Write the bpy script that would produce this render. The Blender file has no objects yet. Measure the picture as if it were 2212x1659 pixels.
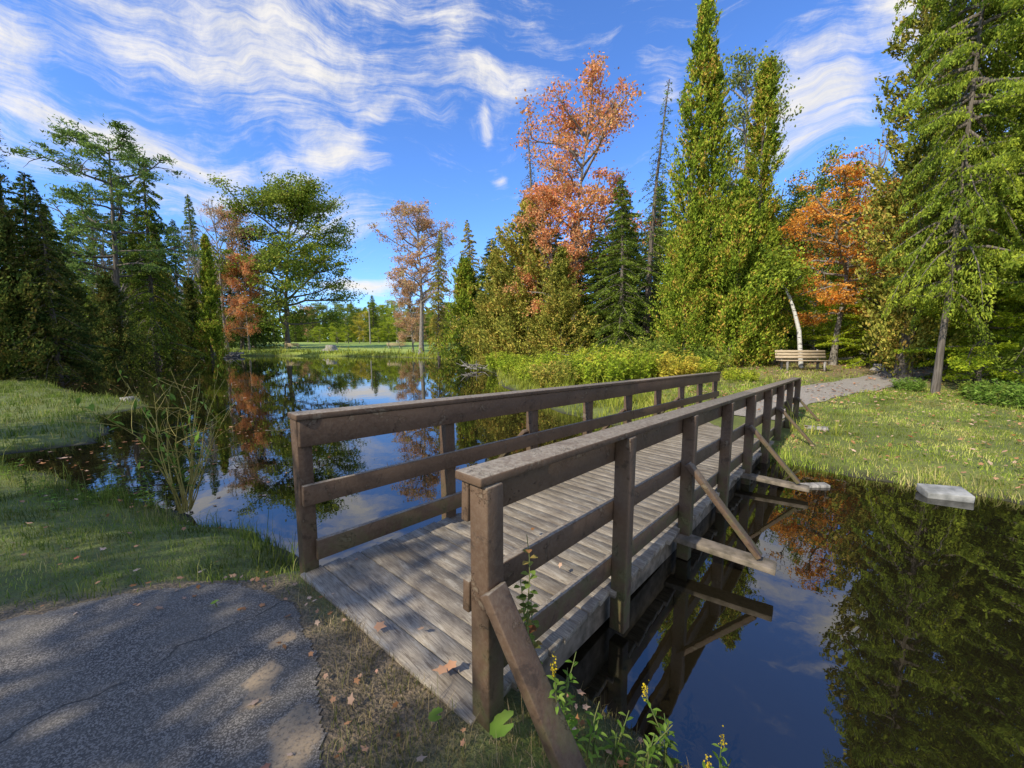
import bpy, math, numpy as np
from math import radians, sin, cos, pi, atan2
R = np.random.default_rng(7)
S = bpy.context.scene
COL = S.collection
H = 1.65; F = 833.0; TH = math.atan(95/833.0); CT, ST = cos(TH), sin(TH)
WL = -0.45
GAIN = 1.5
# ---------------------------------------------------------------- camera
cd = bpy.data.cameras.new("camera"); cam = bpy.data.objects.new("camera", cd); COL.objects.link(cam)
cam.location = (0, 0, H); cam.rotation_euler = (pi/2-TH, 0, 0)
cd.sensor_width = 36; cd.lens = 36*F/2212; cd.clip_start = 0.05; cd.clip_end = 3000
S.camera = cam
S.view_settings.view_transform = 'Standard'; S.view_settings.look = 'None'; S.view_settings.exposure = 0
def ray(px, py):
    u = px-1106; v = py-830
    f = F*CT-v*ST; up = -F*ST-v*CT
    return u/f, up/f
def at(px, py, z):
    a, b = ray(px, py); Y = (H-z)/-b
    return a*Y, Y
# ---------------------------------------------------------------- materials
def newmat(name):
    m = bpy.data.materials.new(name); m.use_nodes = True
    nt = m.node_tree; nt.nodes.clear()
    o = nt.nodes.new('ShaderNodeOutputMaterial')
    return m, nt, o
class N:
    def __init__(s, nt): s.nt = nt
    def __call__(s, typ, **kw):
        n = s.nt.nodes.new('ShaderNode'+typ)
        ins = kw.pop('i', {})
        for k, v in kw.items(): setattr(n, k, v)
        for k, v in ins.items():
            if isinstance(v, bpy.types.NodeSocket): s.nt.links.new(v, n.inputs[k])
            else: n.inputs[k].default_value = v
        return n
    def math(s, op, a, b=0.0, clamp=False):
        n = s('Math', operation=op, use_clamp=clamp, i={0: a, 1: b}); return n.outputs[0]
    def mixc(s, f, a, b, bt='MIX'):
        n = s('Mix', data_type='RGBA', blend_type=bt)
        for k, v in ((0, f), (6, a), (7, b)):
            if isinstance(v, bpy.types.NodeSocket): s.nt.links.new(v, n.inputs[k])
            else: n.inputs[k].default_value = v
        return n.outputs[2]
    def noise(s, vec, scale, detail=4, rough=.55, dist=0):
        n = s('TexNoise', i={'Scale': scale, 'Detail': detail, 'Roughness': rough, 'Distortion': dist})
        if vec is not None: s.nt.links.new(vec, n.inputs['Vector'])
        return n.outputs[0]
    def mr(s, v, a, b, c=0.0, d=1.0, smooth=True):
        n = s('MapRange', interpolation_type='SMOOTHSTEP' if smooth else 'LINEAR', i={0: v, 1: a, 2: b, 3: c, 4: d})
        return n.outputs[0]
def c4(c): return (c[0], c[1], c[2], 1)
def leafmat(name, cols, trans=.3, nscale=.7, ns2=3.5, gain=None):
    m, nt, o = newmat(name); n = N(nt); gain = gain or GAIN
    g = n('NewGeometry'); tc = n('TexCoord')
    oi = n('ObjectInfo')
    rnd = g.outputs['Random Per Island']
    pos = n('VectorMath', operation='ADD', i={0: tc.outputs['Object'], 1: oi.outputs['Location']}).outputs[0]
    a = n.noise(pos, nscale, 3)
    f = n.math('ADD', n.math('MULTIPLY', rnd, .6), n.math('MULTIPLY', n.mr(a, .3, .7), .4))
    r = n('ValToRGB'); nt.links.new(f, r.inputs[0])
    el = r.color_ramp.elements
    cols = [tuple(min(.85, q*gain) for q in c) for c in cols]
    el[0].position = 0.05; el[0].color = c4(cols[0]); el[1].position = .92; el[1].color = c4(cols[-1])
    for i, c in enumerate(cols[1:-1]):
        e = el.new(.05+.87*(i+1)/(len(cols)-1)); e.color = c4(c)
    b = n.noise(pos, ns2, 2)
    bb = n.mr(b, .28, .68, .5, 1.35)
    col = n.mixc(1.0, r.outputs[0], n('CombineColor', i={0: bb, 1: bb, 2: bb}).outputs[0], 'MULTIPLY')
    d = n('BsdfDiffuse', i={0: col}); t = n('BsdfTranslucent', i={0: col})
    mx = n('MixShader', i={0: trans, 1: d.outputs[0], 2: t.outputs[0]})
    nt.links.new(mx.outputs[0], o.inputs[0]); return m
def simplemat(name, c1, c2, scale=6, rough=.85, stretch=(1, 1, 1), bump=.3, detail=6):
    m, nt, o = newmat(name); n = N(nt)
    tc = n('TexCoord'); mp = n('Mapping', i={0: tc.outputs['Object'], 3: stretch})
    a = n.noise(mp.outputs[0], scale, detail)
    col = n.mixc(n.mr(a, .3, .7), c4(c1), c4(c2))
    bp = n('Bump', i={'Strength': bump, 'Distance': .02, 'Height': a})
    p = n('BsdfPrincipled', i={'Base Color': col, 'Roughness': rough, 'Normal': bp.outputs[0]})
    nt.links.new(p.outputs[0], o.inputs[0]); return m

M = {}
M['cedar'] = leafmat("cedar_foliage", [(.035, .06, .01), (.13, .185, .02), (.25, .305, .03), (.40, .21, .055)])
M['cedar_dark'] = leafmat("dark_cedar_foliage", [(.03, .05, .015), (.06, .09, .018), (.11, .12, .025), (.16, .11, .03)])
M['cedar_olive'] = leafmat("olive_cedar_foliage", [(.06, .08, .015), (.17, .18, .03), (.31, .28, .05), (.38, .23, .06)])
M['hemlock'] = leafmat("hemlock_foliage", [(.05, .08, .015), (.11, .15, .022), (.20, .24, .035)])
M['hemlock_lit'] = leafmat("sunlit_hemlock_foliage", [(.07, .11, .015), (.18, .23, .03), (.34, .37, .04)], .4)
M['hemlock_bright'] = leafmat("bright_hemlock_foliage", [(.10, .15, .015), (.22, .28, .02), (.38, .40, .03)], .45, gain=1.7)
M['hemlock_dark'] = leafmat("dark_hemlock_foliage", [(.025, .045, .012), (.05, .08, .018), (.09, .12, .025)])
M['pine'] = leafmat("pine_foliage", [(.06, .10, .025), (.12, .18, .045), (.20, .26, .06)])
M['oak'] = leafmat("oak_foliage", [(.06, .10, .015), (.12, .17, .025), (.20, .24, .035), (.30, .27, .05)])
M['orange'] = leafmat("orange_maple_foliage", [(.52, .18, .03), (.56, .27, .05), (.56, .34, .08)], .45, gain=1.55)
M['salmon'] = leafmat("salmon_maple_foliage", [(.46, .16, .07), (.60, .25, .11), (.62, .34, .15), (.46, .30, .09)], .4, gain=1.4)
M['pinkish'] = leafmat("pinkish_maple_foliage", [(.34, .17, .10), (.50, .29, .17), (.54, .36, .20), (.32, .29, .09)], .4, gain=1.3)
M['yellowgreen'] = leafmat("yellow_green_foliage", [(.12, .18, .015), (.26, .32, .03), (.45, .42, .05)], .4)
M['yellow'] = leafmat("yellow_foliage", [(.22, .22, .03), (.42, .36, .05), (.5, .36, .06)], .4)
M['sparse'] = leafmat("grey_green_foliage", [(.10, .13, .03), (.17, .20, .05), (.28, .28, .08)], .4)
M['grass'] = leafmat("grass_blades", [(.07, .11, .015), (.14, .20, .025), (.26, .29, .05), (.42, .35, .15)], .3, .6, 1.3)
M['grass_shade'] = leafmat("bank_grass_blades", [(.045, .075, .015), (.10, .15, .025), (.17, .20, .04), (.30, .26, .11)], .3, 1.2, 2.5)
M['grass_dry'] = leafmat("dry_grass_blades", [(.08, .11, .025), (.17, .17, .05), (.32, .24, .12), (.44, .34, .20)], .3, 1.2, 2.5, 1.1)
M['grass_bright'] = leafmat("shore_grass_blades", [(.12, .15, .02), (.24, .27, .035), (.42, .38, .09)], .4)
M['fallen'] = leafmat("fallen_leaf_surface", [(.14, .07, .035), (.32, .15, .06), (.42, .22, .12), (.5, .36, .25), (.38, .09, .04)], .1, gain=1.15)
M['gold_leaf'] = leafmat("goldenrod_leaf", [(.08, .15, .02), (.16, .26, .04), (.26, .34, .07)], .4, 4, gain=1.25)
M['gold_flower'] = leafmat("goldenrod_flower", [(.45, .33, .02), (.6, .45, .03)], .3, 4, gain=1.1)
M['red_leaf'] = leafmat("reddish_leaf", [(.10, .16, .03), (.18, .22, .05), (.28, .10, .05)], .4, 4)
M['needles'] = leafmat("bare_spruce_twigs", [(.07, .07, .05), (.12, .11, .07)], .1)
M['bark'] = simplemat("rough_bark", (.07, .055, .042), (.21, .175, .14), 5, .95, (3, 3, .5), .8)
M['bark_grey'] = simplemat("grey_bark", (.14, .125, .105), (.34, .30, .25), 5, .95, (3, 3, .6), .7)
M['bark_bare'] = simplemat("bare_branch_bark", (.18, .155, .125), (.33, .285, .24), 5, .95, (3, 3, .6), .5)
M['twig'] = simplemat("yellow_twig", (.30, .22, .05), (.50, .42, .12), 9, .7, bump=.1)
M['stemgreen'] = simplemat("green_stem", (.08, .13, .03), (.17, .17, .05), 9, .7, bump=.1)
M['driftwood'] = simplemat("driftwood_grey", (.15, .14, .12), (.42, .38, .33), 4, .9, (6, 1, 1))
M['oldwood'] = simplemat("mossy_old_timber", (.085, .07, .045), (.25, .20, .145), 9, .9, (1, 1, 1), .5, 8)
M['benchwood'] = simplemat("bench_wood_tan", (.36, .27, .16), (.56, .44, .29), 5, .8, (1, 10, 10), .2)
M['concrete'] = simplemat("weathered_concrete", (.17, .17, .155), (.38, .37, .34), 7, .9)

def birchmat():
    m, nt, o = newmat("white_birch_bark"); n = N(nt)
    tc = n('TexCoord'); mp = n('Mapping', i={0: tc.outputs['Object'], 3: (2, 2, 9)})
    a = n.noise(mp.outputs[0], 2.2, 5, .7)
    col = n.mixc(n.mr(a, .54, .62), (.66, .63, .57, 1), (.06, .05, .045, 1))
    p = n('BsdfPrincipled', i={'Base Color': col, 'Roughness': .7}); nt.links.new(p.outputs[0], o.inputs[0]); return m
M['birch'] = birchmat()

def paintmat():
    m, nt, o = newmat("peeling_brown_paint"); n = N(nt)
    g = n('NewGeometry'); pos = g.outputs['Position']; nz = n('SeparateXYZ', i={0: g.outputs['Normal']}).outputs[2]
    a = n.noise(pos, 6, 8, .7, .4); b = n.noise(pos, 40, 5, .7); c = n.noise(pos, 1.6, 3)
    base = n.mixc(n.mr(c, .3, .7), (.085, .050, .030, 1), (.140, .086, .052, 1))
    base = n.mixc(n.mr(b, .35, .75, 0, .4), base, (.19, .135, .09, 1))
    edge = n.mr(a, .585, .60); inner = n.mr(a, .60, .66)
    col = n.mixc(n.math('MULTIPLY', inner, .6), base, (.21, .17, .115, 1))
    dk = n.mr(a, .42, .34); col = n.mixc(n.math('MULTIPLY', dk, .6), col, (.038, .026, .018, 1))
    pz = n('SeparateXYZ', i={0: pos}).outputs[2]
    alg = n.math('MULTIPLY', n.mr(pz, .55, -.2), n.mr(a, .42, .6)); col = n.mixc(n.math('MULTIPLY', alg, .7), col, (.12, .125, .045, 1))
    up = n.math('MULTIPLY', n.mr(nz, .6, .95), n.mr(a, .30, .55, .5, .95))
    col = n.mixc(up, col, n.mixc(n.mr(b, .3, .7), (.18, .14, .10, 1), (.35, .30, .225, 1)))
    hh = n.math('SUBTRACT', n.math('MULTIPLY', b, .4), n.math('MULTIPLY', edge, .9))
    bp = n('Bump', i={'Strength': .9, 'Distance': .008, 'Height': hh})
    p = n('BsdfPrincipled', i={'Base Color': col, 'Roughness': .6, 'Normal': bp.outputs[0]})
    p.inputs['Specular IOR Level'].default_value = .3
    nt.links.new(p.outputs[0], o.inputs[0]); return m
M['paint'] = paintmat()
DIR = np.array([.674, .7387]); PER = np.array([.7387, -.674])
BANG = atan2(PER[1], PER[0])
def deckmat():
    m, nt, o = newmat("weathered_deck_planks"); n = N(nt)
    g = n('NewGeometry'); rnd = g.outputs['Random Per Island']; pos = g.outputs['Position']
    rot = n('VectorRotate', rotation_type='Z_AXIS', i={'Vector': pos, 'Angle': -BANG})
    off = n('CombineXYZ', i={0: n.math('MULTIPLY', rnd, 37), 1: 0.0, 2: n.math('MULTIPLY', rnd, 11)})
    v = n('VectorMath', operation='ADD', i={0: rot.outputs[0], 1: off.outputs[0]}).outputs[0]
    mp = n('Mapping', i={0: v, 3: (3.0, 95, 95)})
    gr = n.noise(mp.outputs[0], 2.0, 6, .65, .4)
    mp2 = n('Mapping', i={0: v, 3: (2.2, 13, 13)}); pt = n.noise(mp2.outputs[0], 2.0, 9, .75)
    st = n.noise(pos, 2.3, 7, .68)
    a = n.mixc(n.mr(gr, .3, .7), (.175, .14, .10, 1), (.40, .34, .255, 1))
    tone = n.mr(rnd, 0, 1, .66, 1.18, False)
    a = n.mixc(1.0, a, n('CombineColor', i={0: tone, 1: tone, 2: tone}).outputs[0], 'MULTIPLY')
    col = n.mixc(n.mr(pt, .54, .60, 0, .5), a, (.52, .465, .37, 1))
    col = n.mixc(n.mr(pt, .47, .38, 0, .7), col, (.11, .083, .06, 1))
    col = n.mixc(n.mr(st, .46, .68, 0, .6), col, (.125, .095, .068, 1))
    bp = n('Bump', i={'Strength': .55, 'Distance': .004, 'Height': gr})
    p = n('BsdfPrincipled', i={'Base Color': col, 'Roughness': .82, 'Normal': bp.outputs[0]})
    nt.links.new(p.outputs[0], o.inputs[0]); return m
M['deck'] = deckmat()
def asphaltmat():
    m, nt, o = newmat("worn_asphalt"); n = N(nt)
    g = n('NewGeometry'); pos = g.outputs['Position']
    v = n('TexVoronoi', i={0: pos, 'Scale': 190.0}); sp = n.mr(n('SeparateColor', i={0: v.outputs['Color']}).outputs[0], .3, 1, 0, 1)
    a = n.noise(pos, 3, 6, .6); b = n.noise(pos, 60, 3)
    col = n.mixc(sp, (.075, .064, .050, 1), (.31, .27, .215, 1))
    col = n.mixc(n.mr(a, .35, .7, 0, .5), col, (.18, .157, .12, 1))
    wv = n('VectorMath', operation='ADD', i={0: pos, 1: n('VectorMath', operation='SCALE', i={0: n('TexNoise', i={0: pos, 'Scale': 3.5, 'Detail': 5.0}).outputs[1], 'Scale': .35}).outputs[0]}).outputs[0]
    vc = n('TexVoronoi', feature='DISTANCE_TO_EDGE', i={0: wv, 'Scale': .55})
    crack = n.math('MULTIPLY', n.mr(vc.outputs[0], .006, .0015), n.mr(a, .35, .55, .1, .8))
    col = n.mixc(crack, col, (.03, .027, .022, 1))
    def blob(x, y, rx, ry):
        q = n('VectorMath', operation='SUBTRACT', i={0: wv, 1: (x+.17, y+.17, 0)})
        q = n('VectorMath', operation='MULTIPLY', i={0: q.outputs[0], 1: (1/rx, 1/ry, 0)})
        return n.mr(n('VectorMath', operation='LENGTH', i={0: q.outputs[0]}).outputs[1], 1.15, .75)
    x1, y1 = at(565, 1480, 0); x2, y2 = at(640, 1600, 0); x3, y3 = at(625, 1375, 0)
    s = n.math('MAXIMUM', blob(x1, y1, .065, .15), n.math('MAXIMUM', blob(x2, y2, .10, .15), blob(x3, y3, .05, .06)))
    s = n.math('MULTIPLY', s, n.mr(b, .30, .55, .3, .92))
    col = n.mixc(s, col, n.mixc(b, (.30, .205, .11, 1), (.47, .35, .21, 1)))
    hh = n.math('SUBTRACT', sp, n.math('MULTIPLY', crack, 2))
    bp = n('Bump', i={'Strength': .7, 'Distance': .004, 'Height': hh})
    p = n('BsdfPrincipled', i={'Base Color': col, 'Roughness': .85, 'Normal': bp.outputs[0]})
    nt.links.new(p.outputs[0], o.inputs[0]); return m
M['asphalt'] = asphaltmat()
M['path'] = simplemat("far_path_asphalt", (.24, .21, .17), (.38, .335, .28), 30, .9)
def watermat():
    m, nt, o = newmat("pond_water_surface"); n = N(nt)
    g = n('NewGeometry'); pos = g.outputs['Position']
    a = n.noise(n('Mapping', i={0: pos, 3: (1, .6, 1)}).outputs[0], 1.6, 3); b = n.noise(pos, 7, 2)
    hh = n.math('ADD', a, n.math('MULTIPLY', b, .12))
    bp = n('Bump', i={'Strength': .08, 'Distance': .03, 'Height': hh})
    p = n('BsdfPrincipled', i={'Base Color': (.010, .008, .004, 1), 'Roughness': .01, 'IOR': 2.15, 'Normal': bp.outputs[0]})
    nt.links.new(p.outputs[0], o.inputs[0]); return m
M['water'] = watermat()
def groundmat():
    m, nt, o = newmat("grassy_ground"); n = N(nt)
    g = n('NewGeometry'); pos = g.outputs['Position']; sx = n('SeparateXYZ', i={0: pos})
    at_ = n('Attribute', attribute_name="zones"); sc = n('SeparateColor', i={0: at_.outputs['Color']})
    a = n.noise(pos, 1.1, 5, .6); b = n.noise(pos, 14, 5, .7); c = n.noise(pos, 55, 3); e = n.noise(pos, .12, 4)
    col = n.mixc(n.mr(a, .3, .7), (.12, .16, .03, 1), (.22, .25, .05, 1))
    col = n.mixc(n.mr(b, .35, .7, 0, .6), col, (.10, .085, .035, 1))
    lawn = n.mixc(n.mr(e, .35, .65), (.20, .30, .045, 1), (.36, .42, .07, 1))
    col = n.mixc(n.mr(sx.outputs[1], 46, 52), col, lawn)
    lit = n.mixc(n.mr(c, .35, .65), (.15, .09, .045, 1), (.46, .31, .18, 1))
    col = n.mixc(n.math('MULTIPLY', sc.outputs[0], n.mr(b, .25, .6, .5, 1)), col, lit)
    dirt = n.mixc(n.mr(c, .3, .7), (.07, .05, .034, 1), (.27, .19, .12, 1))
    col = n.mixc(sc.outputs[1], col, dirt)
    col = n.mixc(sc.outputs[2], col, (.035, .03, .018, 1))
    bp = n('Bump', i={'Strength': .8, 'Distance': .03, 'Height': c})
    p = n('BsdfPrincipled', i={'Base Color': col, 'Roughness': .95, 'Normal': bp.outputs[0]})
    nt.links.new(p.outputs[0], o.inputs[0]); return m
M['ground'] = groundmat()

# ---------------------------------------------------------------- mesh helpers
def mkmesh(name, V, Fs, mats, smooth=False):
    V = np.asarray(V, np.float32).reshape(-1, 3)
    if not isinstance(Fs, list): Fs = [Fs]
    if np.ndim(Fs[0]) == 1: Fs = [Fs]
    Fs = [np.asarray(f, np.int32) for f in Fs if len(f)]
    me = bpy.data.meshes.new(name)
    me.vertices.add(len(V)); me.vertices.foreach_set('co', V.ravel())
    tot = np.concatenate([np.full(len(f), f.shape[1]) for f in Fs]).astype(np.int32); idx = np.concatenate([f.ravel() for f in Fs])
    me.loops.add(len(idx)); me.loops.foreach_set('vertex_index', idx)
    me.polygons.add(len(tot)); st = np.concatenate([[0], np.cumsum(tot)[:-1]])
    me.polygons.foreach_set('loop_start', st.astype(np.int32)); me.polygons.foreach_set('loop_total', tot)
    if smooth: me.polygons.foreach_set('use_smooth', np.ones(len(tot), bool))
    me.update(); me.validate()
    for m in (mats if isinstance(mats, (list, tuple)) else [mats]): me.materials.append(m)
    return me
class Acc:
    def __init__(s): s.V = []; s.F = {}; s.n = 0
    def add(s, V, Fc):
        V = np.asarray(V, float).reshape(-1, 3); Fc = np.asarray(Fc, int)
        s.F.setdefault(Fc.shape[1], []).append(Fc+s.n); s.V.append(V); s.n += len(V)
    def mesh(s, name, mat, smooth=False):
        return mkmesh(name, np.concatenate(s.V), [np.concatenate(f) for f in s.F.values()], mat, smooth)
def obj(name, me, parent=None, loc=None, **props):
    o = bpy.data.objects.new(name, me); COL.objects.link(o)
    if parent is not None: o.parent = parent
    if loc is not None: o.location = loc
    for k, v in props.items(): o[k] = v
    return o
def tube(pts, rad, n=6):
    p = np.asarray(pts, float); m = len(p); rad = np.broadcast_to(rad, (m,))
    t = np.gradient(p, axis=0); t /= np.linalg.norm(t, axis=1, keepdims=True)+1e-9
    ref = np.array([1., .13, .2]) if abs(t[0, 2]) > .6 else np.array([.1, .07, 1.])
    a = np.cross(t, ref); a /= np.linalg.norm(a, axis=1, keepdims=True)+1e-9; b = np.cross(t, a)
    an = np.arange(n)*2*pi/n
    V = p[:, None]+rad[:, None, None]*(np.cos(an)[None, :, None]*a[:, None]+np.sin(an)[None, :, None]*b[:, None])
    i = np.arange(m-1)[:, None]*n; j = np.arange(n)[None]; k = (j+1) % n
    Fc = np.stack([i+j, i+k, i+n+k, i+n+j], -1).reshape(-1, 4)
    return V.reshape(-1, 3), Fc
def leafquads(C, L, W, bias=None, bw=0.0, along=None, rng=R):
    n = len(C)
    nrm = rng.normal(size=(n, 3)); nrm /= np.linalg.norm(nrm, axis=1, keepdims=True)
    if bias is not None: nrm = nrm*(1-bw)+np.asarray(bias)*bw
    nrm /= np.linalg.norm(nrm, axis=1, keepdims=True)+1e-9
    a = rng.normal(size=(n, 3)) if along is None else along+rng.normal(size=(n, 3))*.35
    a -= nrm*np.sum(a*nrm, 1, keepdims=True); a /= np.linalg.norm(a, axis=1, keepdims=True)+1e-9
    b = np.cross(nrm, a); s = rng.uniform(.65, 1.35, (n, 1))
    L = np.asarray(L)*s; W = np.asarray(W)*s
    V = np.stack([C-a*L*.5, C+b*W*.5-a*L*.05, C+a*L*.5, C-b*W*.5-a*L*.05], 1).reshape(-1, 3)
    return V, np.arange(4*n).reshape(n, 4)
def boxpts(p0, p1, w, h, up=(0, 0, 1)):
    p0 = np.array(p0, float); p1 = np.array(p1, float); d = p1-p0; d /= np.linalg.norm(d)
    up = np.array(up, float); s = np.cross(d, up); s /= np.linalg.norm(s); u = np.cross(s, d)
    V = []
    for p in (p0, p1):
        for a, b in ((-1, -1), (1, -1), (1, 1), (-1, 1)): V.append(p+s*w/2*a+u*h/2*b)
    return np.array(V), np.array([[0, 1, 2, 3], [7, 6, 5, 4], [0, 4, 5, 1], [1, 5, 6, 2], [2, 6, 7, 3], [3, 7, 4, 0]])
def boxobj(name, p0, p1, w, h, mat, parent, up=(0, 0, 1), bev=.006):
    V, Fc = boxpts(p0, p1, w, h, up); c = V.mean(0)
    o = obj(name, mkmesh(name, V-c, Fc, mat), parent, tuple(c))
    if bev:
        m = o.modifiers.new("bevel", 'BEVEL'); m.width = bev; m.segments = 2
    return o
def empty(name, loc=(0, 0, 0), **props):
    o = bpy.data.objects.new(name, None); o.empty_display_size = .3; COL.objects.link(o); o.location = loc
    for k, v in props.items(): o[k] = v
    return o
# ---------------------------------------------------------------- terrain
POND = np.array([(-9.4, 6.9), (-8.2, 6.1), (-7.2, 5.8), (-5.6, 5.1), (-4.5, 4.65), (-3.6, 4.2), (-2.9, 4.15), (-2.3, 3.75), (-1.75, 3.2), (-.9, 2.85), (-.2, 2.5),
 (.4, 2.08), (.85, 1.72), (1.2, 1.45), (1.5, .9), (1.9, 0), (2.2, -4), (14, -4), (11.5, 2.0), (8.4, 3.6), (6.9, 4.5), (6.1, 5.2), (5.3, 5.75), (4.75, 6.35), (4.0, 7.1), (3.4, 8.1), (2.7, 9.0),
 (2.1, 9.9), (1.3, 11.2), (.6, 13.2), (.2, 15.5), (-.6, 18), (-1.0, 24), (-3.3, 31), (-5, 38), (-9, 44), (-16, 48.5), (-24, 50.5), (-33, 51.5), (-43, 50.5), (-50, 47), (-45, 40), (-34, 28),
 (-26, 21), (-21, 17.6), (-17.0, 15.0), (-13.4, 13.4), (-11.6, 12.2), (-11.3, 10.4), (-9.2, 8.6), (-8.6, 7.7)])
ASPH = np.array([(-3.6, 1.85), (-3.0, 2.12), (-2.4, 2.40), (-1.95, 2.46), (-1.6, 2.40), (-1.33, 2.2), (-1.08, 1.92), (-.88, 1.6), (-.74, 1.3), (-.72, .8), (-.7, 0), (-.9, -5), (-7, -5), (-7, .6), (-5, 1.3)])
def sdist(P, poly):
    P = np.asarray(P, float); d = np.full(len(P), 1e9); ins = np.zeros(len(P), bool)
    for i in range(len(poly)):
        a = poly[i]; b = poly[(i+1) % len(poly)]; e = b-a; w = P-a
        t = np.clip((w@e)/(e@e), 0, 1); q = w-t[:, None]*e; d = np.minimum(d, np.hypot(q[:, 0], q[:, 1]))
        c = ((a[1] > P[:, 1]) != (b[1] > P[:, 1]))
        xx = (b[0]-a[0])*(P[:, 1]-a[1])/((b[1]-a[1]) if abs(b[1]-a[1]) > 1e-9 else 1e-9)+a[0]
        ins ^= c & (P[:, 0] < xx)
    return np.where(ins, -d, d)
def ss(a, b, x):
    t = np.clip((x-a)/(b-a), 0, 1); return t*t*(3-2*t)
def wob(x, y):
    return (np.sin(x*1.7+y*.9)+np.sin(x*.8-y*2.1+1)+np.sin(x*3.9+y*3.1+2)*.4)/2.4
SA = np.array([-1.55, 2.5]); SB = np.array([-.22, 1.5])
def hgt(x, y):
    x = np.atleast_1d(np.asarray(x, float)); y = np.atleast_1d(np.asarray(y, float)); P = np.stack([x, y], 1)
    d = sdist(P, POND)+wob(x*1.4, y*1.4)*.12+wob(x*4, y*4)*.05; da = sdist(P, ASPH)
    far = -.30+.7*ss(8, 21, y)*ss(-2, 7, x)+(.75*ss(46, 62, y)+.4*ss(62, 95, y))*(1-ss(-2, 7, x))+.4*ss(46, 80, y)*ss(-2, 7, x)
    w = 1-ss(.5, 4.5, da)
    L = far*(1-w)+wob(x*.9, y*.9)*.03*ss(.1, 1.2, da)
    land = WL+(L-WL)*(1-np.exp(-np.maximum(d, 0)/.55))
    wat = WL-np.minimum(np.maximum(-d, 0)*.7, .9)
    z = np.where(d > 0, land, wat)
    e = SB-SA; wv_ = P-SA; t = np.clip((wv_@e)/(e@e), 0, 1); q = wv_-t[:, None]*e; ds = np.hypot(q[:, 0], q[:, 1]); s = ss(.10, .42, ds)
    z = z*s+(-.012-.055*t)*(1-s)
    return z*ss(0, .3, da)
def hz(x, y): return float(hgt(x, y)[0])
n = 430; u = np.linspace(-1, 1, n); bb = math.asinh(600/3.0); gx = 3*np.sinh(bb*u); gy = 3*np.sinh(bb*u)+4
X, Y = np.meshgrid(gx, gy); X = X.ravel(); Y = Y.ravel(); Z = hgt(X, Y)
i = (np.arange(n-1)[:, None]*n+np.arange(n-1)[None]).ravel()
me = mkmesh("ground", np.stack([X, Y, Z], 1), np.stack([i, i+1, i+n+1, i+n], 1), M['ground'], True)
P2 = np.stack([X, Y], 1); dp = sdist(P2, POND); da = sdist(P2, ASPH)
litter = ss(12.5, 18, Y+wob(X, Y)*1.5)*ss(5, 9, X)*.75*(1-ss(45, 60, Y)); litter = np.maximum(litter, ss(-10, -16, X)*ss(20, 24, Y)*(1-ss(44, 48, Y))*.6)
dirt = (1-ss(.03, .30, da+wob(X*2, Y*2)*.12)); dirt = np.maximum(dirt, (1-ss(.3, .9, np.hypot(X+.7, Y-1.8))))*.9
wet = 1-ss(-.05, .35, dp)
ca = me.color_attributes.new("zones", 'FLOAT_COLOR', 'POINT')
ca.data.foreach_set('color', np.stack([litter, dirt, wet, np.ones_like(wet)], 1).astype(np.float32).ravel())
obj("ground", me, kind="structure", label="grassy park ground with leaf litter and pond banks")
me = mkmesh("pond_water", [(-75, -6, WL), (30, -6, WL), (30, 60, WL), (-75, 60, WL)], [[0, 1, 2, 3]], M['water'])
obj("pond_water", me, kind="structure", label="dark still pond water with reflections")
def inpoly_grid(poly, step, zfun, name, mat, edge=0.0):
    x0, y0 = poly.min(0); x1, y1 = poly.max(0)
    gx = np.arange(x0-.1, x1+.1, step); gy = np.arange(y0-.1, y1+.1, step); X, Y = np.meshgrid(gx, gy); nx = len(gx)
    d = sdist(np.stack([X.ravel(), Y.ravel()], 1), poly)+edge*wob(X.ravel()*6, Y.ravel()*6)+edge*.5*wob(X.ravel()*23, Y.ravel()*23)
    keep = d < 0
    i = (np.arange(len(gy)-1)[:, None]*nx+np.arange(nx-1)[None]).ravel(); Q = np.stack([i, i+1, i+nx+1, i+nx], 1)
    Q = Q[keep[Q].all(1)]; used = np.unique(Q); mp = np.full(X.size, -1); mp[used] = np.arange(len(used))
    V = np.stack([X.ravel(), Y.ravel(), zfun(X.ravel(), Y.ravel(), d)], 1)[used]
    return mkmesh(name, V, mp[Q], mat, True)
me = inpoly_grid(ASPH, .018, lambda x, y, d: .018*ss(-.02, .12, -d)+.001+wob(x*2, y*2)*.004*ss(0, .3, -d), "asphalt_path", M['asphalt'], .03)
obj("asphalt_path", me, kind="structure", label="cracked worn grey asphalt path with sand patches")
ctr = np.array([(5.9, 9.6), (7.0, 10.7), (8.3, 11.7), (10.2, 12.8), (12.5, 13.9), (15, 15.2), (18, 17.2), (22, 20), (28, 23)]); tt = np.linspace(0, len(ctr)-1, 90)
cc = np.stack([np.interp(tt, range(len(ctr)), ctr[:, k]) for k in (0, 1)], 1)
for _ in range(6): cc[1:-1] = (cc[:-2]+cc[1:-1]*2+cc[2:])/4
tg = np.gradient(cc, axis=0); tg /= np.linalg.norm(tg, axis=1, keepdims=True); nn = np.stack([-tg[:, 1], tg[:, 0]], 1)
rows = []
for k in np.linspace(-.72, .72, 7):
    q = cc+nn*(k*(1+.05*np.sin(tt*9+k))[:, None]); rows.append(np.stack([q[:, 0], q[:, 1], hgt(q[:, 0], q[:, 1])+.025], 1))
V = np.stack(rows, 1).reshape(-1, 3); i = (np.arange(89)[:, None]*7+np.arange(6)[None]).ravel()
obj("gravel_path", mkmesh("gravel_path", V, np.stack([i, i+1, i+8, i+7], 1), M['path'], True), kind="structure", label="grey park path curving into the trees")
PATHC = cc
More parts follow.
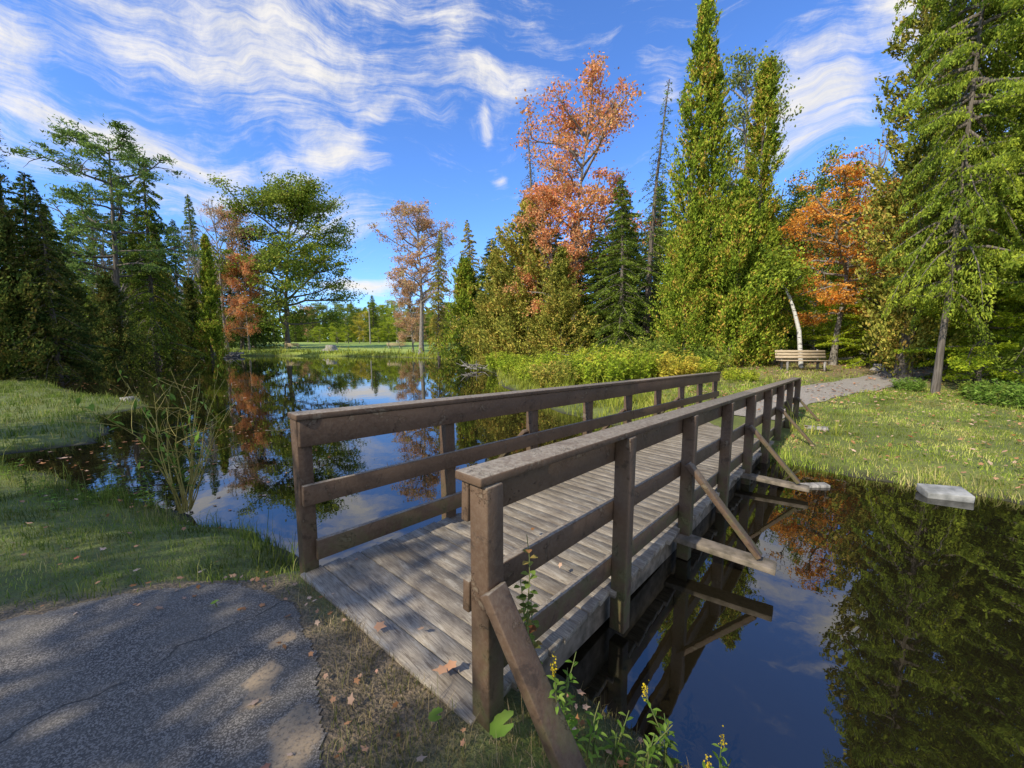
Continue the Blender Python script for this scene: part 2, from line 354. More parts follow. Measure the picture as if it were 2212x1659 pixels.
# ---------------------------------------------------------------- bridge
def B(t, s, z):
    t2 = t+.085*s
    return np.array([-1.43+.674*t2+.7387*s, 2.6+.7387*t2-.674*s, z+.01-.0335*t-.04*s])
br = empty("wooden_footbridge", tuple(B(0, .8, 0)), label="brown weathered wooden footbridge crossing the pond inlet", category="bridge")
bl = np.array(br.location)
def bobj(name, p0, p1, w, h, mat, parent, off, **k):
    return boxobj(name, np.array(p0)-off, np.array(p1)-off, w, h, mat, parent, **k)
A = Acc(); t = -.08; LT = 10.55
while t < LT:
    w = .142+R.uniform(-.008, .008)
    dz = R.uniform(-.004, .004)
    V, Fc = boxpts(B(t+w/2, .0-R.uniform(0, .02), -.02+dz)-bl, B(t+w/2+R.uniform(-.004, .004), 1.62+R.uniform(0, .03), -.02+dz)-bl, w, .04)
    A.add(V, Fc); t += w+R.uniform(.003, .008)
dk = obj("deck", A.mesh("deck", M['deck']), br, label="weathered grey plank deck")
m = dk.modifiers.new("bevel", 'BEVEL'); m.width = .003; m.segments = 1
for s in (.12, .8, 1.5):
    bobj("beam", B(.1, s, -.18), B(LT-.1, s, -.18), .1, .27, M['oldwood'], br, bl)
bobj("sill", B(-.02, .0, -.15), B(-.02, 1.6, -.15), .12, .2, M['oldwood'], br, bl)
def railing(side):
    sp = -.05 if side == 'L' else 1.66
    si = sp+.08 if side == 'L' else sp-.08
    sc = (sp+si)/2
    out = -1 if side == 'L' else 1
    t0 = 0.0; step = 1.265 if side == 'L' else 1.32; te = step*8
    cap = Acc()
    p0 = B(t0-.07, sc, 1.125); p1 = B(te*.5, sc, 1.122); p2 = B(te+.06, sc, 1.125)
    V, Fc = boxpts(p0-bl, p1-bl, .165, .04); cap.add(V, Fc)
    V, Fc = boxpts(p1-bl+np.array([.674, .7387, 0])*.004, p2-bl, .163, .04); cap.add(V, Fc)
    rl = obj("railing", cap.mesh("railing", M['paint']), br, label="brown painted railing with peeling weathered top")
    md = rl.modifiers.new("bevel", 'BEVEL'); md.width = .007; md.segments = 2
    for zc, hh in ((1.01, .185), (.575, .145), (.155, .145)):
        for ta, tb in ((t0-.05, te*.5-.003), (te*.5+.003, te+.05)):
            if zc < .3 and ta < .1: ta = .02
            bobj("rail", B(ta, si, zc+R.uniform(-.005, .005)), B(tb, si, zc+R.uniform(-.005, .005)), .042, hh, M['paint'], rl, bl)
    for k in range(9):
        tk = t0+k*step+(0 if k in (0, 8) else R.uniform(-.02, .02)); zb = -.30 if k not in (0,) else (-.25 if side == 'R' else -.1)
        lean = R.uniform(-.008, .008)
        bobj("post", B(tk, sp+lean, zb), B(tk, sp, 1.103), .10, .11, M['paint'], rl, bl, up=(-PER[0], -PER[1], 0), bev=.008)
    ks = (0, 2, 4, 6, 8) if side == 'R' else (2, 4, 6)
    for k in ks:
        tk = t0+k*step
        if k == 0:
            bobj("brace", B(tk-.03, sp+.06*out, .66), B(tk-.02, sp+.60*out, -.16), .055, .115, M['paint'], rl, bl, up=(DIR[0], DIR[1], 0))
            continue
        bobj("brace", B(tk-.08, sp+.02*out, .66), B(tk-.08, sp+.62*out, -.02), .045, .095, M['paint'], rl, bl, up=(DIR[0], DIR[1], 0))
        bobj("outrigger", B(tk-.08, sp-.55*out, -.075), B(tk-.08, sp+.74*out, -.075), .17, .05, M['oldwood'], rl, bl)
railing('L'); railing('R')
# ---------------------------------------------------------------- tree prototypes
def unit(v): return v/(np.linalg.norm(v)+1e-9)
def wiggle(p0, d, L, r0, r1, n=6, jit=.12, grav=0, rng=R):
    pts = [np.array(p0, float)]; d = unit(np.array(d, float))
    for k in range(n):
        d = unit(d+rng.normal(size=3)*jit+np.array([0, 0, grav])); pts.append(pts[-1]+d*L/n)
    return np.array(pts), np.linspace(r0, r1, n+1)
def trunkline(h, r, rng, lean=.01, jit=.018):
    p, rr = wiggle((0, 0, -.3), (rng.normal()*lean, rng.normal()*lean, 1), h, r, r*.12, 12, jit, .05, rng)
    rr = rr.copy(); rr[0] = r*1.5; rr[1] = r*1.05; return p, rr
def along(p, f):
    f = np.clip(f, 0, 1)*(len(p)-1); i = np.minimum(int(f), len(p)-2); return p[i]+(p[i+1]-p[i])*(f-i)
PROTO = {}
def cedar(key, seed, h, r, nleaf, low=.03, power=.75, leaf=.2, rag=1.0):
    g = np.random.default_rng(seed); T = Acc(); tp, tr = trunkline(h*.97, h*.012+.05, g); T.add(*tube(tp, tr, 8))
    m = 42; ns = nleaf//m; f = g.uniform(0, 1, ns)**.9; a = g.uniform(0, 2*pi, ns)
    prof = r*np.clip((1-f), 0, 1)**power*ss(-.12, .12, f)
    ph = g.uniform(0, 6, 6)
    mod = 1+rag*(.20*np.sin(a*2+f*9+ph[0])+.18*np.sin(a*3-f*23+ph[1])+.14*np.sin(a*5+f*41+ph[2]))
    nb = int(h*9); bf = g.uniform(0, 1, nb); ba = g.uniform(0, 2*pi, nb); bs = g.uniform(-.5, .4, nb)*rag
    k = np.argmin((f[:, None]-bf[None])**2*(h/r)**2*.5+(1-np.cos(a[:, None]-ba[None])), 1)
    rad = prof*mod*(1+bs[k])*g.uniform(.3, 1.0, ns)**.45+.06
    z = (low+(1-low)*f)*h
    C = np.stack([np.cos(a)*rad, np.sin(a)*rad, z], 1); base = np.array([along(tp, zz) for zz in z/h]); C[:, :2] += base[:, :2]
    outd = np.stack([np.cos(a), np.sin(a), np.full(ns, 1.0)], 1)
    tt = g.uniform(-1, 1, (ns, m, 1)); sz = ((.12+.22*(1-f))*g.uniform(.6, 1.5, ns))[:, None, None]*np.sqrt(r/1.8)
    Cl = C[:, None]+outd[:, None]*tt*sz*1.35+g.normal(size=(ns, m, 3))*sz*.36
    Cl = Cl.reshape(-1, 3); al = np.repeat(outd, m, 0)
    V, Fc = leafquads(Cl, leaf, leaf*.5, None, 0, al, g)
    PROTO[key] = (T.mesh(key+"_trunk", M['bark'], True), mkmesh(key+"_crown", V, Fc, M['cedar']), h, r*1.05, 1)
def conifer(key, seed, h, r, nb, droop, leaf=.2, low=.08, dens=70, power=.9, sparse=0, upturn=0, up0=.25, tr_=.011, sj=.09):
    g = np.random.default_rng(seed); T = Acc(); tp, tr = trunkline(h, h*tr_+.06, g); T.add(*tube(tp, tr, 8)); CL = []; AL = []
    for k in range(nb):
        f = low+(1-low)*(k+g.uniform(0, 1))/nb; a = k*2.4+g.uniform(-.4, .4)
        L = r*max(1-f, 0)**power*g.uniform(.45, 1.2)+.15
        if f < low+.1: L *= .8
        p0 = along(tp, f); d = (cos(a), sin(a), up0-.35*(1-f)-droop*.3+upturn*f+g.normal()*sj)
        p, rr = wiggle(p0, d, L, .012+L*.012, .004, 5, .09, -droop*.12, g)
        T.add(*tube(p, rr, 4))
        if g.uniform() < sparse: continue
        nl = int(dens*L); u_ = g.uniform(.12, 1, nl)**.8
        idx = u_*5; i0 = np.minimum(idx.astype(int), 4); q = p[i0]+(p[i0+1]-p[i0])*(idx-i0)[:, None]
        side = unit(np.cross(p[-1]-p[0], (0, 0, 1))); sg = g.uniform(-1, 1, nl); wd = (.10+.36*L*np.sqrt(u_)*(1.08-u_))
        fw = unit(p[-1]-p[0]); q = q+side*(sg*wd)[:, None]+fw*(np.abs(sg)*wd*.45)[:, None]
        q[:, 2] += -np.abs(sg)*wd*.28*droop-g.exponential(.06, nl)*droop+g.normal(size=nl)*.04
        CL.append(q); AL.append(side*np.sign(sg)[:, None]*.8+fw*.6+np.array([0, 0, -.15*droop]))
    CL = np.concatenate(CL); AL = np.concatenate(AL)
    V, Fc = leafquads(CL, leaf, leaf*.38, (0, 0, 1), .45, AL, g)
    PROTO[key] = (T.mesh(key+"_trunk", M['bark'], True), mkmesh(key+"_crown", V, Fc, M['hemlock']), h, r, 1)
def decid(key, seed, h, r, low, nl, nclump, leaf=.2, cl=.7, per=38, vbias=.6, bark='bark_grey', top=.85, sub=5, shape=1.0, bare=False, asp=.72, flat=.36, tj=.03, pc=.38):
    g = np.random.default_rng(seed); T = Acc(); tp, tr = trunkline(h*top, h*.011+.09, g, tj, tj); T.add(*tube(tp, tr, 8)); tips = []
    for k in range(nl):
        f = low+(.97-low)*(k+g.uniform(0, .8))/nl; a = k*2.4+g.uniform(-.5, .5)
        ff = (f-low)/(1-low); L = r*(math.sqrt(max(.06, 1-((ff-pc)/.72)**2)))*g.uniform(.75, 1.15)*shape
        el = vbias*(.35+ff*.95)
        p0 = along(tp, min(f/top*.98, 1)) if f < top else tp[-1]; r0 = .03+.017*L
        p, rr = wiggle(p0, (cos(a), sin(a), el), L, r0, r0*.25, 7, .16, .02, g); T.add(*tube(p, rr, 5))
        for j in range(sub):
            fj = g.uniform(.25, 1); q0 = along(p, fj); d = unit(p[-1]-p[0])+g.normal(size=3)*.65+np.array([0, 0, .2])
            l2 = L*g.uniform(.22, .5)*(1.25-fj*.5); q, r2 = wiggle(q0, d, l2, r0*.4, r0*.1, 5, .2, .02, g); T.add(*tube(q, r2, 4))
            tips += [q[-1], q[3], q[2]+g.normal(size=3)*.15]
            for _ in range(3 if bare else 2):
                q1 = along(q, g.uniform(.3, .9)); d3 = unit(q[-1]-q[0])+g.normal(size=3)*.7
                w_, r3 = wiggle(q1, d3, l2*.55, r0*.16, r0*.05, 4, .25, .04, g); T.add(*tube(w_, r3, 3)); tips.append(w_[-1])
                if bare:
                    w2, r4 = wiggle(w_[2], d3+g.normal(size=3)*.6, l2*.4, r0*.08, r0*.04, 3, .25, .05, g); T.add(*tube(w2, r4, 3))
        tips.append(p[-1])
    crown = None
    if not bare:
        tips = np.array(tips); tips = tips[g.permutation(len(tips))[:nclump]] if len(tips) > nclump else tips
        w = g.uniform(.55, 1.25, (len(tips), 1, 1))*cl
        C = (tips[:, None]+g.normal(size=(len(tips), per, 3))*w*np.array([.62, .62, flat])).reshape(-1, 3)
        V, Fc = leafquads(C, leaf, leaf*asp, (0, 0, 1), .35, None, g); crown = mkmesh(key+"_crown", V, Fc, M['oak'])
    PROTO[key] = (T.mesh(key+"_trunk", M[bark], True), crown, h, r, .87)
cedar('cedar_a', 1, 18, 1.9, 44000, .04, .52, .17, 1.15)
cedar('cedar_b', 2, 14, 1.7, 30000, .03, .8, .2)
cedar('cedar_c', 3, 10, 2.6, 40000, .02, .6, .18, 1.4)
cedar('cedar_d', 33, 10, 2.3, 34000, .02, .8, .18, 1.5)
conifer('hemlock_a', 4, 17, 4.2, 170, .9, .2, .07, 85, .75)
conifer('hemlock_b', 5, 15, 3.8, 150, .6, .2, .12, 85, .8)
conifer('spruce', 6, 16, 2.6, 200, .6, .18, .05, 85, 1.0)
conifer('sparse_spruce', 7, 15, 2.2, 150, .8, .14, .08, 26, .9)
conifer('near_hemlock', 8, 15, 4.0, 190, .7, .12, .17, 170, .28, up0=.45, tr_=.006, sj=.2)
conifer('low_hemlock', 9, 7, 4.6, 64, .3, .15, .12, 150, .4, sj=.15)
decid('oak', 10, 26, 9.5, .12, 40, 760, .30, 1.2, 66, .40, 'bark', sub=7, pc=.34, flat=.28)
decid('maple', 11, 18, 4.4, .34, 30, 400, .17, .55, 40, .8, sub=5)
decid('maple_b', 12, 15, 4.8, .15, 28, 440, .19, .68, 52, .5, sub=5)
decid('maple_c', 17, 15, 5.2, .30, 26, 420, .17, .65, 44, .30, sub=6, flat=.16)
decid('slim', 13, 20, 3.4, .25, 28, 330, .2, .6, 24, 1.0, sub=4)
decid('pine', 14, 20, 5.2, .38, 26, 260, .28, .55, 70, .10, 'bark', top=.98, sub=5, shape=.85, asp=.3, flat=.18, tj=.010)
decid('bare', 15, 16, 3.4, .2, 26, 0, vbias=1.2, bark='bark_bare', sub=5, bare=True)
DISP = {'cedar_a': 'cedar_tree', 'cedar_b': 'cedar_tree', 'cedar_c': 'cedar_tree', 'cedar_d': 'cedar_tree', 'hemlock_a': 'hemlock_tree', 'hemlock_b': 'hemlock_tree', 'spruce': 'spruce_tree', 'near_hemlock': 'hemlock_tree', 'low_hemlock': 'hemlock_tree',
        'sparse_spruce': 'spruce_tree', 'oak': 'oak_tree', 'maple': 'maple_tree', 'maple_b': 'maple_tree', 'maple_c': 'maple_tree', 'slim': 'aspen_tree', 'pine': 'pine_tree', 'bare': 'bare_tree'}
def tree(kind, x, y, h, w, mat, label, group=None, rot=None, lean=(0, 0), bark=None):
    tm, cm, h0, r0, _ = PROTO[kind]; nm = DISP[kind]
    e = empty(nm, (x, y, hz(x, y)-.02), label=label, category="tree")
    if group: e["group"] = group
    e.rotation_euler = (lean[0], lean[1], R.uniform(0, 6.28) if rot is None else rot)
    sz = h/h0; sx = w/(2*r0); e.scale = (sx, sx, sz)
    to = obj("trunk", tm, e)
    if bark: to.material_slots[0].link = 'OBJECT'; to.material_slots[0].material = M[bark]
    if cm is not None:
        c = obj("crown", cm, e); c.material_slots[0].link = 'OBJECT'; c.material_slots[0].material = M[mat]
    return e
def ptree(kind, px, topy, Yd, wpx, mat, label, group=None, **k):
    a, b = ray(px, (topy+750)/2); x = a*Yd; h = (H+ray(px, topy)[1]*Yd-hz(x, Yd))*PROTO[kind][4]
    return tree(kind, x, Yd, h, wpx/860*Yd, mat, label, group, **k)
G1 = "dark conifers along the pond shore"; G2 = "evergreens at the edge of the wood"
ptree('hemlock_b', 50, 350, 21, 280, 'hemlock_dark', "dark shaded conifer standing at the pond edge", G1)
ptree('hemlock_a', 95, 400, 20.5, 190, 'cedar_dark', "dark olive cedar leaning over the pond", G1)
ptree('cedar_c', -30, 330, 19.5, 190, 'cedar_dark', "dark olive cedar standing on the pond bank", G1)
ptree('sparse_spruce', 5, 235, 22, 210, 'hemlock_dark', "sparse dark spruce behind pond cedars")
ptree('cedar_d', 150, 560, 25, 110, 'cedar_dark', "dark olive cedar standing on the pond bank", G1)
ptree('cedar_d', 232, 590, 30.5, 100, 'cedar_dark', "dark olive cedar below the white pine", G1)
ptree('pine', 225, 180, 33, 280, 'pine', "tall irregular white pine with open branches")
ptree('hemlock_a', 315, 325, 36, 190, 'hemlock', "tall green hemlock behind the pond")
ptree('hemlock_b', 120, 430, 30, 150, 'hemlock', "green hemlock behind the pond")
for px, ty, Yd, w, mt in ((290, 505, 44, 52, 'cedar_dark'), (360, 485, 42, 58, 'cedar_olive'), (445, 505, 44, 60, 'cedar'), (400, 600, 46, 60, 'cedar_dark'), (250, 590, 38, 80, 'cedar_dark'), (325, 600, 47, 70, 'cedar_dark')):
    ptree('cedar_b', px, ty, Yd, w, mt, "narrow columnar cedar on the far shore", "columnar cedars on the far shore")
for px, ty, Yd in ((230, 430, 34), (405, 430, 48), (430, 470, 52), (475, 375, 55), (250, 520, 36)):
    ptree('bare', px, ty, Yd, 95, None, "bare grey tree among far conifers", "bare trees among the conifers")
ptree('maple', 510, 390, 58, 110, 'pinkish', "reddish maple beside the big oak", bark='bark')
ptree('maple_b', 530, 520, 56, 80, 'salmon', "small red maple beside the big oak")
ptree('oak', 608, 345, 61, 268, 'oak', "broad green oak on the far lawn", rot=2.4)
for k in range(18):
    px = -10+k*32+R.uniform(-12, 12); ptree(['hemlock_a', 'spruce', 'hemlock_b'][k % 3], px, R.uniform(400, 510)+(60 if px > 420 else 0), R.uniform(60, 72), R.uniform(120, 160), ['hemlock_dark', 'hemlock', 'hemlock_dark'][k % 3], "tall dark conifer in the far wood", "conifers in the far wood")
for k in range(22):
    px = 640+k*20+R.uniform(-8, 8); Yd = R.uniform(118, 165); kd = ['spruce', 'maple_b', 'hemlock_b', 'maple'][k % 4]
    mt = {'spruce': 'hemlock', 'hemlock_b': 'hemlock', 'maple_b': ['yellowgreen', 'pinkish', 'oak'][k % 3], 'maple': ['oak', 'yellow', 'yellowgreen'][k % 3]}[kd]
    ptree(kd, px, R.uniform(635, 672), Yd, R.uniform(45, 70), mt, "small distant tree beyond the lawn", "distant trees beyond the lawn")
for px in (728, 752, 775, 818, 840, 690, 860):
    ptree('maple_b', px, R.uniform(683, 705), 92, 38, ['yellowgreen', 'yellow'][px % 2], "young yellowish tree beyond the lawn", "young trees beyond the lawn")
ptree('maple', 905, 400, 49, 175, 'pinkish', "slender pinkish maple with visible pale trunk", rot=.4)
ptree('maple_b', 890, 580, 52, 80, 'pinkish', "low pinkish maple beside the slender one")
ptree('hemlock_b', 945, 490, 43, 90, 'cedar_olive', "ragged olive cedar beside the pink maple")
ptree('hemlock_b', 1022, 470, 40, 125, 'cedar_olive', "olive pointed conifer above the shore")
ptree('cedar_c', 1003, 560, 36, 110, 'cedar', "green cedar clump on the pond shore", G2)
ptree('cedar_d', 1075, 540, 31, 120, 'cedar_olive', "bushy olive cedar on the pond shore", G2)
ptree('cedar_c', 1145, 430, 29, 190, 'cedar_olive', "large bushy olive cedar near the shore", G2)
ptree('cedar_d', 1215, 540, 25, 130, 'cedar_olive', "bushy olive cedar on the pond shore", G2)
ptree('sparse_spruce', 1155, 235, 37, 130, 'needles', "thin dead grey spruce")
ptree('maple', 1250, 92, 28, 270, 'salmon', "tall salmon-orange maple above the cedars", rot=2.2)
ptree('maple', 1195, 330, 27.5, 170, 'salmon', "low orange maple beside the cedars", rot=4)
ptree('hemlock_a', 1345, 370, 23, 230, 'hemlock', "broad green hemlock beside tall cedars", rot=.3)
ptree('sparse_spruce', 1405, 150, 27, 150, 'pine', "thin blue-green spruce behind tall cedars")
ptree('hemlock_b', 1290, 500, 25.5, 220, 'hemlock', "green hemlock at the edge of the wood", G2)
ptree('cedar_a', 1488, 0, 20.5, 112, 'cedar', "very tall narrow yellow-green cedar", rot=1)
ptree('cedar_a', 1546, 128, 20.0, 92, 'cedar', "tall narrow yellow-green cedar", G2, rot=3)
ptree('cedar_a', 1642, 140, 21, 104, 'cedar', "tall narrow yellow-green cedar with thin top", G2, rot=5)
ptree('cedar_d', 1485, 490, 19.3, 115, 'cedar', "bushy yellow-green cedar at tall cedar foot", G2)
ptree('cedar_d', 1588, 390, 19.0, 140, 'cedar', "bushy yellow-green cedar at tall cedar foot", G2)
ptree('cedar_d', 1652, 490, 19.8, 90, 'cedar', "bushy yellow-green cedar at tall cedar foot", G2)
ptree('slim', 1605, -60, 27, 180, 'sparse', "tall airy grey-green aspen behind cedars")
ptree('maple_b', 1765, 300, 31, 190, 'oak', "green maple behind the orange maple")
ptree('maple_c', 1822, 320, 19.6, 275, 'orange', "bright orange maple at the wood edge", rot=1.3)
ptree('bare', 1880, 200, 36, 170, None, "bare grey tree above the orange maple")
ptree('maple_c', 1905, 430, 20.2, 200, 'orange', "small orange maple between hemlocks")
ptree('maple_b', 1765, 590, 27, 130, 'yellowgreen', "yellow green sapling around the leaning birch")
x, y = at(2020, 845, hz(14.5, 13.5))
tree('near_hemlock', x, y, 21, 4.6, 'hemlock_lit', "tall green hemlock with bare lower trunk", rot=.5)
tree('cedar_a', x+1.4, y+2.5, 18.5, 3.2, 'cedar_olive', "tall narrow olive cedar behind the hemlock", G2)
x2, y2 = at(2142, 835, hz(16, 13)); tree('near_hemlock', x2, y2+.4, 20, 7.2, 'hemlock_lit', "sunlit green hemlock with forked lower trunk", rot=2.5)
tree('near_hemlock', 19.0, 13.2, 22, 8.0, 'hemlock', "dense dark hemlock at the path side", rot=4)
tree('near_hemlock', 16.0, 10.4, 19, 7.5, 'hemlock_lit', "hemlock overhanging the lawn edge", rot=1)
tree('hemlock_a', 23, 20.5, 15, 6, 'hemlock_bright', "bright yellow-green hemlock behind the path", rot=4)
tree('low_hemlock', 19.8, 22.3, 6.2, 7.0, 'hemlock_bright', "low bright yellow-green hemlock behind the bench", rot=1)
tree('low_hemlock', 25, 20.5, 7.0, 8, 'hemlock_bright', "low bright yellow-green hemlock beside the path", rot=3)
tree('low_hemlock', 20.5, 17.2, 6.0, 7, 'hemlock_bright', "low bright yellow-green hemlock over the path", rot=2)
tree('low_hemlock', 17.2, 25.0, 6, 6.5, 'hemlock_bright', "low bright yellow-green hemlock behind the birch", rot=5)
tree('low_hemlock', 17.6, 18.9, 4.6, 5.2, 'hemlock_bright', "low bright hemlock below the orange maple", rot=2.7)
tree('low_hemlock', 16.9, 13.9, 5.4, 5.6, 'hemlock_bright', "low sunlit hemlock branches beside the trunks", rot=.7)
tree('hemlock_b', 24, 18, 19, 7, 'hemlock', "tall green hemlock deep in the wood", rot=3)
for k in range(34):
    px = 1040+k*37+R.uniform(-15, 15); Yd = R.uniform(31, 44); ty = np.interp(px, [1040, 1250, 1450, 1700, 1850, 2300], [560, 470, 400, 430, 420, 200])+R.uniform(-40, 60)
    ptree(['hemlock_a', 'hemlock_b', 'spruce', 'maple_b'][k % 4], px, ty, Yd, R.uniform(190, 260), ['hemlock_dark', 'hemlock_dark', 'hemlock', 'oak'][k % 4], "tall dark tree deep in the wood", "trees deep in the wood")
for (x, y, h, w, kd) in ((-8.8, -4.5, 8.0, 5.4, 'slim'), (-11.4, -1.4, 9.0, 6.5, 'maple_b'), (-14.8, 2.6, 8.0, 5.6, 'slim'), (-6.9, -6.6, 7.8, 4.6, 'slim')):
    tree(kd, x, y, h, w, 'oak', "leafy green tree shading the asphalt path", "shade trees beside the path")
def leanbirch():
    Yd = 18.4; a, b = ray(1732, 760); x = a*Yd; z = hz(x, Yd)
    e = empty("birch_tree", (x, Yd, z), label="white leaning birch trunk with yellow leaves", category="tree")
    pts = []
    for px, py in ((1734, 765), (1729, 715), (1722, 675), (1713, 640), (1702, 615), (1696, 590), (1694, 560)):
        aa, b2 = ray(px, py); pts.append((aa*Yd-x, (758-py)*.002, H+b2*Yd-z))
    pts[0] = (pts[0][0], 0, -.2); pts = np.array(pts); tt = np.linspace(0, 6, 25); P = np.stack([np.interp(tt, range(7), pts[:, k]) for k in range(3)], 1)
    A = Acc(); A.add(*tube(P, np.linspace(.105, .02, 25), 10)); tips = []
    for k in range(24):
        p0 = along(P, .60+.40*k/24); aa = k*2.4; p, rr = wiggle(p0, (cos(aa), sin(aa), .3), 1.1-.02*k, .012, .004, 6, .15); A.add(*tube(p, rr, 5)); tips += [p[-1], p[-2], p[3], p[2]]
    obj("trunk", A.mesh("trunk", M['birch'], True), e)
    tips = np.array(tips); C = (tips[:, None]+R.normal(size=(len(tips), 50, 3))*.24).reshape(-1, 3); V, Fc = leafquads(C, .12, .09)
    obj("crown", mkmesh("crown", V, Fc, M['hemlock_lit']), e)
leanbirch()
C = []
for k in range(900):
    an = R.uniform(-1.35, 1.35); d = R.uniform(175, 240); hh = R.uniform(9, 17)
    x = sin(an)*d; y = cos(an)*d; m = 60; f = R.uniform(0, 1, m)
    C.append(np.stack([x+R.normal(size=m)*3.2*(1-f*.8), y+R.normal(size=m)*2, .5+f*hh], 1))
C = np.concatenate(C); V, Fc = leafquads(C, 1.9, 1.5)
obj("distant_wood", mkmesh("distant_wood", V, Fc, M['hemlock']), kind="stuff", label="distant mixed woodland along the horizon", category="woodland")
def stuffclumps(name, centers, per, sp, leaf, mat, label, cat):
    C = (centers[:, None]+R.normal(size=(len(centers), per, 3))*np.array(sp)).reshape(-1, 3)
    C[:, 2] = np.maximum(C[:, 2], hgt(C[:, 0], C[:, 1])+.02)
    V, Fc = leafquads(C, leaf, leaf*.6); obj(name, mkmesh(name, V, Fc, M[mat]), kind="stuff", label=label, category=cat)
xs = R.uniform(3, 60, 300); ys = 29+R.uniform(0, 14, 300); zz = hgt(xs, ys)+R.uniform(.1, 2.2, 300)
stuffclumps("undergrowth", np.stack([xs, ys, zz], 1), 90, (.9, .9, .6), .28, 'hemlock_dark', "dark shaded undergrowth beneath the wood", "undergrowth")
pt = []
for k in range(170):
    s = R.uniform(0, 1); a = np.array([-26, 22]); b = np.array([-52, 47]); q = a+(b-a)*s+np.array([-1, .2])*R.uniform(.3, 4); pt.append((q[0], q[1], hz(*q)+R.uniform(.1, 1.8)))
for k in range(120):
    q = (R.uniform(-60, -24), R.uniform(56, 64))
    if q[0] < -37: pt.append((q[0], q[1], hz(*q)+R.uniform(.1, 2.2)))
stuffclumps("shore_undergrowth", np.array(pt), 80, (.9, .9, .6), .3, 'hemlock_dark', "dark undergrowth along the pond shore", "undergrowth")
# ---------------------------------------------------------------- goldenrod bushes
def bushmesh(name, seed, h, w, nst, per, leaf, mat):
    g = np.random.default_rng(seed); T = Acc(); CL = []; AL = []
    for k in range(nst):
        a = g.uniform(0, 6.28); r = w*.5*math.sqrt(g.uniform()); p, rr = wiggle((cos(a)*r, sin(a)*r, -.05), (cos(a)*.25, sin(a)*.25, 1), h*g.uniform(.6, 1.1)*(1-.35*(r/w*2)**2), .008, .003, 5, .1, 0, g)
        T.add(*tube(p, rr, 3)); u_ = g.uniform(.15, 1, per); q = np.array([along(p, x) for x in u_]); d = g.normal(size=(per, 3)); d[:, 2] = np.abs(d[:, 2])*.4; d /= np.linalg.norm(d, axis=1, keepdims=True)
        CL.append(q+d*.09); AL.append(d)
    V, Fc = leafquads(np.concatenate(CL), leaf, leaf*.36, (0, 0, 1), .3, np.concatenate(AL), g)
    return T.mesh(name+"_stems", M['stemgreen']), mkmesh(name+"_leaves", V, Fc, M[mat])
BM = [bushmesh("bush_a", 31, 1.3, 1.7, 90, 46, .13, 'yellowgreen'), bushmesh("bush_b", 32, 1.0, 1.9, 90, 40, .12, 'yellowgreen')]
for k, (px, Yd, sc, mt) in enumerate([(1125, 20, 1.0, 'yellowgreen'), (1165, 17, 1.0, 'yellowgreen'), (1200, 15, .9, 'cedar_olive'), (1245, 16, 1.15, 'oak'), (1290, 15, 1.1, 'yellowgreen'), (1330, 17, 1.2, 'yellow'),
    (1370, 15.5, 1.05, 'yellowgreen'), (1410, 16.5, 1.1, 'yellowgreen'), (1450, 15, 1.0, 'yellow'), (1485, 16, 1.0, 'yellowgreen'), (1520, 17.5, 1.0, 'oak'), (1215, 19, 1.3, 'yellowgreen'), (1400, 19, 1.3, 'oak'), (1300, 20, 1.4, 'yellowgreen'),
    (1085, 25, 1.1, 'yellowgreen'), (1600, 15, .6, 'yellowgreen'), (1970, 13.2, .4, 'gold_leaf'), (2195, 11.0, .85, 'gold_leaf'), (2130, 11.8, .5, 'oak'), (1060, 29, 1.1, 'cedar_olive')]):
    a, b = ray(px, 780); x = a*Yd; st, lv = BM[k % 2]
    e = empty("goldenrod_bush", (x, Yd, hz(x, Yd)), label="yellow-green goldenrod bush growing on the pond bank", category="bush", group="goldenrod bushes on the bank")
    e.scale = (sc, sc, sc*.95); e.rotation_euler = (0, 0, k*1.3)
    obj("stems", st, e); c = obj("leaves", lv, e); c.material_slots[0].link = 'OBJECT'; c.material_slots[0].material = M[mt]
